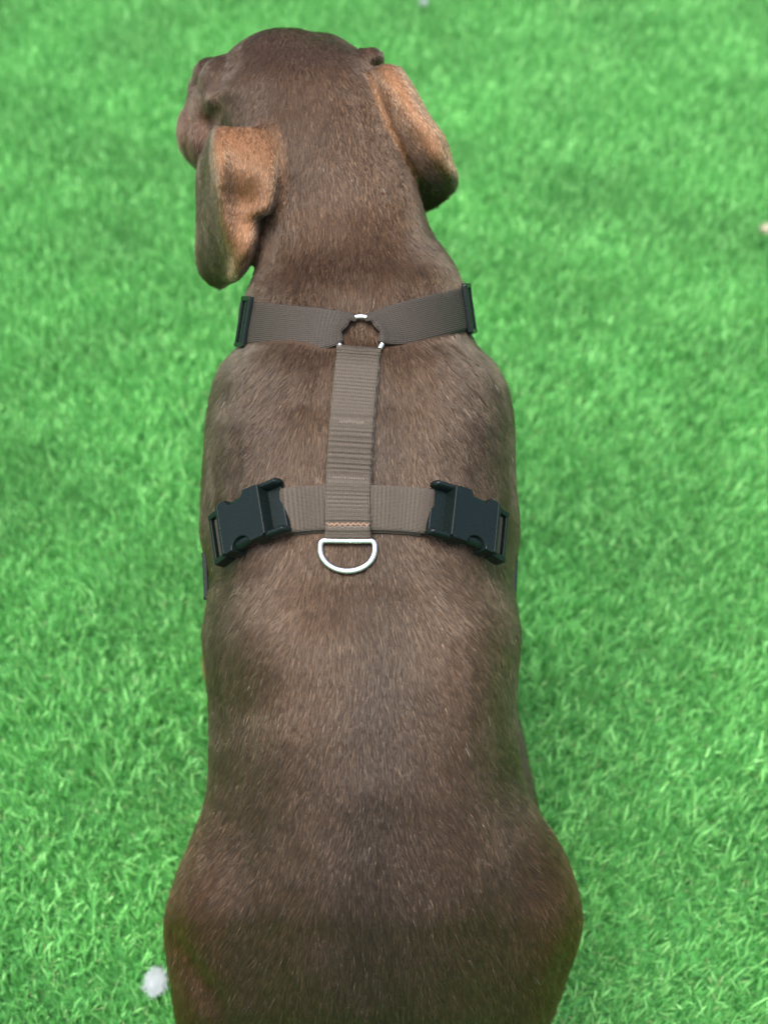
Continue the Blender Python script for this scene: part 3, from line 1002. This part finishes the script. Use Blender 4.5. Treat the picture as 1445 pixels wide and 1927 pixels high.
# -- back strap --------------------------------------------------------------------
ys = np.linspace(662, 1024, 60)
xsb = np.interp(ys, [655, 700, 800, 900, 980, 1025], [676, 672, 662, 655, 653, 653.5])
C, N = hitpath(zip(xsb, ys))
C = smooth1(C, 40); N = norm(smooth1(N, 80))
C, N, t = resample(C, N, 0.00035)
yc = np.array([proj(c)[1] for c in C])
lift = 0.0030 + 0.0035 * np.clip((yc - 890) / 25, 0, 1) * np.clip((1012 - yc) / 12, 0.25, 1) + 0.0026 * np.clip((675 - yc) / 15, 0, 1)
lift = smooth1(lift, 20) 
def back_ribs(u):
    y = np.interp(u / 1000, t, yc)
    amp = np.interp(y, [655, 690, 700, 790, 815, 830, 905, 915, 985, 1000], [.5, .9, .35, .35, .5, 1.0, 1.0, .5, .5, .3]) * 0.00052
    per = np.interp(y, [655, 805, 825, 905, 925], [2.2, 2.2, 3.1, 3.1, 2.4])
    ph = np.cumsum(2 * math.pi / per * np.gradient(u))
    nick = -0.0007 * np.exp(-((y - 797) / 3.0) ** 2) - 0.0007 * np.exp(-((y - 908) / 3.0) ** 2) - 0.0007 * np.exp(-((y - 996) / 3.0) ** 2)
    return amp * np.sin(ph) + nick
def back_end(top, bot, vs, sl):
    L = sl[-1]
    for i in range(len(sl)):
        u0 = np.clip(1 - sl[i] / 0.0026, 0, 1)              # curl over the neck ring
        u1 = np.clip(1 - (L - sl[i]) / 0.0026, 0, 1)        # curl over the D ring bar
        for A in (top,):
            A[i] -= N[i] * (u0 ** 2 + u1 ** 2) * 0.0032
        dip = 0.0012 * np.exp(-(vs / 0.18) ** 2)[:, None] * np.clip(1 - sl[i] / 0.006, 0, 1)
        top[i] -= UX * dip
    return top, bot
wd = 0.01265 + 0.0002 * np.sin(t * 700)
o, bC, bN, bW, bs = band('back_strap', C + N * lift[:, None], N, wd, M_web_back, thick=0.0024, ribs=back_ribs, endfn=back_end, m=19)
i0 = np.searchsorted(yc, 690); i1 = np.searchsorted(yc, 985)
band('back_strap', (C + N * 0.0012 + RX * 0.0006)[i0:i1:3], N[i0:i1:3], 0.0126, M_web_back)

# D ring
k = len(C) - 1
dn = norm(N[k - 5]); dT = norm(C[k] - C[k - 20]); dT = norm(dT - (dT @ dn) * dn); dX = np.cross(dn, dT)
if dX[0] < 0: dX = -dX
dO = C[k] + dn * 0.0038 - dT * 0.0008
pts = []
for x in np.linspace(-12.5, 12.5, 16): pts.append((x, 0))
for a in np.linspace(-90, 0, 8)[1:]: pts.append((12.5 + 2.6 * math.cos(R(a)), 2.6 + 2.6 * math.sin(R(a))))
for a in np.linspace(0, 180, 34)[1:-1]: pts.append((15.1 * math.cos(R(a)), 4.2 + 12.6 * math.sin(R(a)) ** 0.95))
for a in np.linspace(180, 270, 8)[:-1]: pts.append((-12.5 + 2.6 * math.cos(R(a)), 2.6 + 2.6 * math.sin(R(a))))
wire('d_ring', [dO + dX * x / 1000 + dT * y / 1000 - dn * 0.00012 * y for x, y in pts], 0.00175, M_metal, True, 12, dn, 0.85)

# stitches
def stitches(name, yy, col, n, L, rr, zig=0.0, span=0.85, two=False):
    i = int(np.searchsorted(yc, yy))
    V, F = [], []
    base_ = C[i] + N[i] * (lift[i] + 0.0026)
    for k in range(n):
        v = (-1 + 2 * (k + .5) / n) * span * 0.0126
        c = base_ + bW[i] * v + N[i] * 0.0004 * (1 - (v / .0126) ** 2)
        jt = np.random.default_rng(k + int(yy)).normal(0, 0.0002)
        d = norm(bW[i] * 1.0 + (bs is not None) * UX * (zig if k % 2 else -zig)) if zig else norm(UX + bW[i] * .15)
        ax = np.array([norm(np.cross(d, N[i])), N[i], d])
        v_, f_ = ball(c + UX * jt, [rr, rr * .8, L], ax, 8, 6)
        off = len(V); V += list(v_); F += [tuple(q + off for q in ff) for ff in f_]
    o = hpart(name, mesh_from(name, V, F), col)
    o['kind'] = 'stuff'
stitches('stitching', 800, M_stitch_grey, 12, 0.0011, 0.00034, 0, 0.55)
stitches('stitching', 906, M_stitch_grey, 14, 0.0010, 0.0003, 0, 0.7)
stitches('stitching', 994, M_stitch, 16, 0.0014, 0.0004, 0.8, 0.92)
stitches('stitching', 999, M_stitch_grey, 14, 0.0010, 0.0003, 0.5, 0.9)

# ------------------------------------------------------------------ hair
def curves_obj(name, pts, rad, colr, mat, parent=None):
    """pts (n,k,3)"""
    n, k, _ = pts.shape
    cv = bpy.data.hair_curves.new(name)
    cv.add_curves([k] * n)
    cv.position_data.foreach_set('vector', pts.astype(np.float32).ravel())
    a = cv.attributes.get('radius') or cv.attributes.new('radius', 'FLOAT', 'POINT')
    a.data.foreach_set('value', rad.astype(np.float32).ravel())
    if colr is not None:
        c = cv.attributes.new('coat', 'FLOAT_COLOR', 'CURVE')
        c.data.foreach_set('color', np.concatenate([colr, np.ones((n, 1))], 1).astype(np.float32).ravel())
    cv.materials.append(mat)
    o = bpy.data.objects.new(name, cv); COL.objects.link(o)
    if parent is not None: o.parent = parent
    return o

def fur():
    me = body_me
    me.calc_loop_triangles()
    nt_ = len(me.loop_triangles)
    tri = np.empty(nt_ * 3, np.int32); me.loop_triangles.foreach_get('vertices', tri); tri = tri.reshape(-1, 3)
    a, b, c = co[tri[:, 0]], co[tri[:, 1]], co[tri[:, 2]]
    area = 0.5 * np.linalg.norm(np.cross(b - a, c - a), axis=1)
    # straps: distance of skin to the tape
    SV, SF = [], []
    for v, f in STRAPS:
        off = len(SV); SV += [tuple(q) for q in v]; SF += [tuple(i + off for i in q) for q in f]
    SB = BVHTree.FromPolygons(SV, SF)
    sdist = np.full(nv, 0.05)
    sel = np.where((pd < 1.0) & (py > 480) & (py < 1250))[0]
    for i in sel:
        h = SB.find_nearest(Vector(co[i]), 0.03)
        if h[0] is not None: sdist[i] = h[3]
    # under-strap test: ray outward hits tape
    under = np.zeros(nv)
    for i in sel:
        if sdist[i] < 0.009:
            h = SB.ray_cast(Vector(co[i] - nrm[i] * 0.001), Vector(nrm[i]), 0.008)
            if h[0] is not None: under[i] = 1
    cn = norm(np.cross(b - a, c - a))
    cen = (a + b + c) / 3
    view = norm(CAM - cen)
    facing = np.sum(cn * view, 1)
    w = area * np.where(facing > -0.35, 1.0, 0.25)
    w *= (under[tri].mean(1) < 0.6)
    w *= np.where(cen[:, 2] < 0.02, 0.3, 1)
    N_ = 950000
    idx = rng.choice(nt_, N_, p=w / w.sum())
    r1 = np.sqrt(rng.random(N_)); r2 = rng.random(N_)
    wa, wb, wc = (1 - r1)[:, None], (r1 * (1 - r2))[:, None], (r1 * r2)[:, None]
    I = tri[idx]
    root = wa * co[I[:, 0]] + wb * co[I[:, 1]] + wc * co[I[:, 2]]
    n = norm(wa * nrm[I[:, 0]] + wb * nrm[I[:, 1]] + wc * nrm[I[:, 2]])
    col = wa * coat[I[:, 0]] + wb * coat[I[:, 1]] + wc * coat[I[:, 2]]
    em = (wa * earm[I[:, 0], None] + wb * earm[I[:, 1], None] + wc * earm[I[:, 2], None])[:, 0]
    sdd = (wa * sdist[I[:, 0], None] + wb * sdist[I[:, 1], None] + wc * sdist[I[:, 2], None])[:, 0]
    X, Y, D = 722.5 + (root - CAM) @ RX / ((root - CAM) @ VX) * FPX, 963.5 - (root - CAM) @ UX / ((root - CAM) @ VX) * FPX, (root - CAM) @ VX
    midx = np.interp(Y, [100, 400, 640, 1000, 1500, 1900], [570, 640, 680, 665, 690, 700])
    lat = np.clip((X - midx) / 300, -1.2, 1.2)
    kl = np.interp(Y, [100, 400, 600, 700, 900, 1100, 1400, 1900], [.25, .2, .35, .9, .7, .9, .75, .55])
    flow = -UX[None, :] + (lat * kl)[:, None] * RX + 0.35 * np.array([0, 0, -1.0]) * np.abs(lat)[:, None]
    legs = np.clip((0.10 - root[:, 2]) / 0.06, 0, 1)[:, None]
    flow = flow * (1 - legs) + np.array([0, 0, -1.0]) * legs
    t1 = norm(np.cross(n, flow))
    ang = 0.22 * lattice_noise(root, 0.07, 51, 2) + 0.09 * lattice_noise(root, 0.014, 52, 1) + rng.normal(0, 0.075, N_)
    fl = norm(flow - np.sum(flow * n, 1)[:, None] * n)
    fl = fl * np.cos(ang)[:, None] + t1 * np.sin(ang)[:, None]
    L = 0.0053 * (1 + 0.25 * rng.normal(size=N_))
    L *= np.interp(Y, [100, 300, 600, 900, 1400, 1900], [.55, .7, 1.0, .85, .95, 1.15])
    L = np.clip(L * np.where(em > 0.3, 0.5, 1), 0.0025, 0.016)
    lift_ = np.clip(0.15 + 0.04 * lattice_noise(root, 0.02, 53, 2) + rng.normal(0, 0.08, N_), 0.05, 0.6)
    # fly-away guard hairs
    fly = rng.random(N_) < 0.012
    lift_[fly] += 0.35
    # tape presses the coat flat, except the roll before the neck strap
    near = np.clip(1 - sdd / 0.011, 0, 1)
    neckroll = (Y < 600) & (Y > 500)
    lift_ *= np.where(neckroll, 1 + 1.6 * near, 1 - 0.5 * near)
    L *= np.where(neckroll, 1.0 + 0.25 * near, 1 - 0.3 * near)
    lift_ = np.maximum(lift_, 0.09)
    K = 5
    pts = np.zeros((N_, K, 3)); pts[:, 0] = root + n * 0.0001
    p = pts[:, 0].copy(); la = lift_ * 1.7
    # clump: tips drift to shared targets
    clump = norm(np.stack([lattice_noise(root, 0.0045, 61 + k, 1) for k in range(3)], 1)) 
    for k in range(1, K):
        d = fl * np.cos(la)[:, None] + n * np.sin(la)[:, None]
        d = d + clump * 0.05 * (k / K)
        p = p + d * (L / (K - 1))[:, None]
        pts[:, k] = p
        la = la - lift_ * 0.55
    rad = np.array([0.00009, 0.00010, 0.00009, 0.00007, 0.00002])[None, :] * rng.uniform(0.5, 1.1, (N_, 1))
    v = rng.random(N_)
    col = col * (0.35 + 2.0 * v[:, None] ** 3)
    hi = rng.random(N_) < 0.035
    col[hi] = col[hi] * 1.6 + np.array([0.035, 0.025, 0.017]); rad[hi] *= 1.35
    grey = rng.random(N_) < 0.0002
    col[grey] = np.array([0.55, 0.5, 0.45])
    # drop the strands hidden behind the sitter's own ground side
    o = curves_obj('fur', pts, rad, col, M_fur, dog)
    o['kind'] = 'stuff'
fur()

# ------------------------------------------------------------------ bits on the turf
def fluff(name, c, size, label, cat, mat, n=1700, seed=3, group=None):
    r = np.random.default_rng(seed)
    V, F = ball((0, 0, 0), 1.0, None, 24, 16)
    nz = lattice_noise(V, 1.2, seed, 2)
    V = V * (0.45 + 0.45 * nz)[:, None] * np.array(size) + np.array(c)
    o = link(name, mesh_from(name, V, F), mat)
    tag(o, label, cat, group)
    K = 8
    d = norm(r.normal(size=(n, 3)))
    p = d * 0.78
    pts = np.zeros((n, K, 3)); dirn = norm(np.cross(d, r.normal(size=(n, 3))))
    for k in range(K):
        pts[:, k] = p * np.array(size) + np.array(c)
        dirn = norm(dirn + 0.45 * r.normal(size=(n, 3)) - 0.25 * p)
        p = p + dirn * 0.17
    pts[:, :, 2] = np.maximum(pts[:, :, 2], 0.01)
    f = curves_obj('fibres', pts, np.full((n, K), 0.00009), None, mat, o)
    f['kind'] = 'stuff'
    return o

def ground_pt(x, y, z):
    d = P(x, y, 1.0) - CAM
    return CAM + d * ((z - CAM[2]) / d[2])
fluff('lint_tuft', ground_pt(293, 1848, 0.025), (0.0072, 0.0095, 0.0028), 'fluffy white tuft of lint lying on the grass left of the haunch', 'lint', M_lint)
fluff('lint_tuft', ground_pt(797, 4, 0.028), (0.006, 0.006, 0.004), 'tiny white speck of lint in the blurred grass beyond the head', 'lint', M_lint, 250, 5)
fluff('crumb', ground_pt(1440, 430, 0.027), (0.0065, 0.009, 0.005), 'pale beige crumb in the grass at the far right', 'crumb', M_speck, 150, 6)
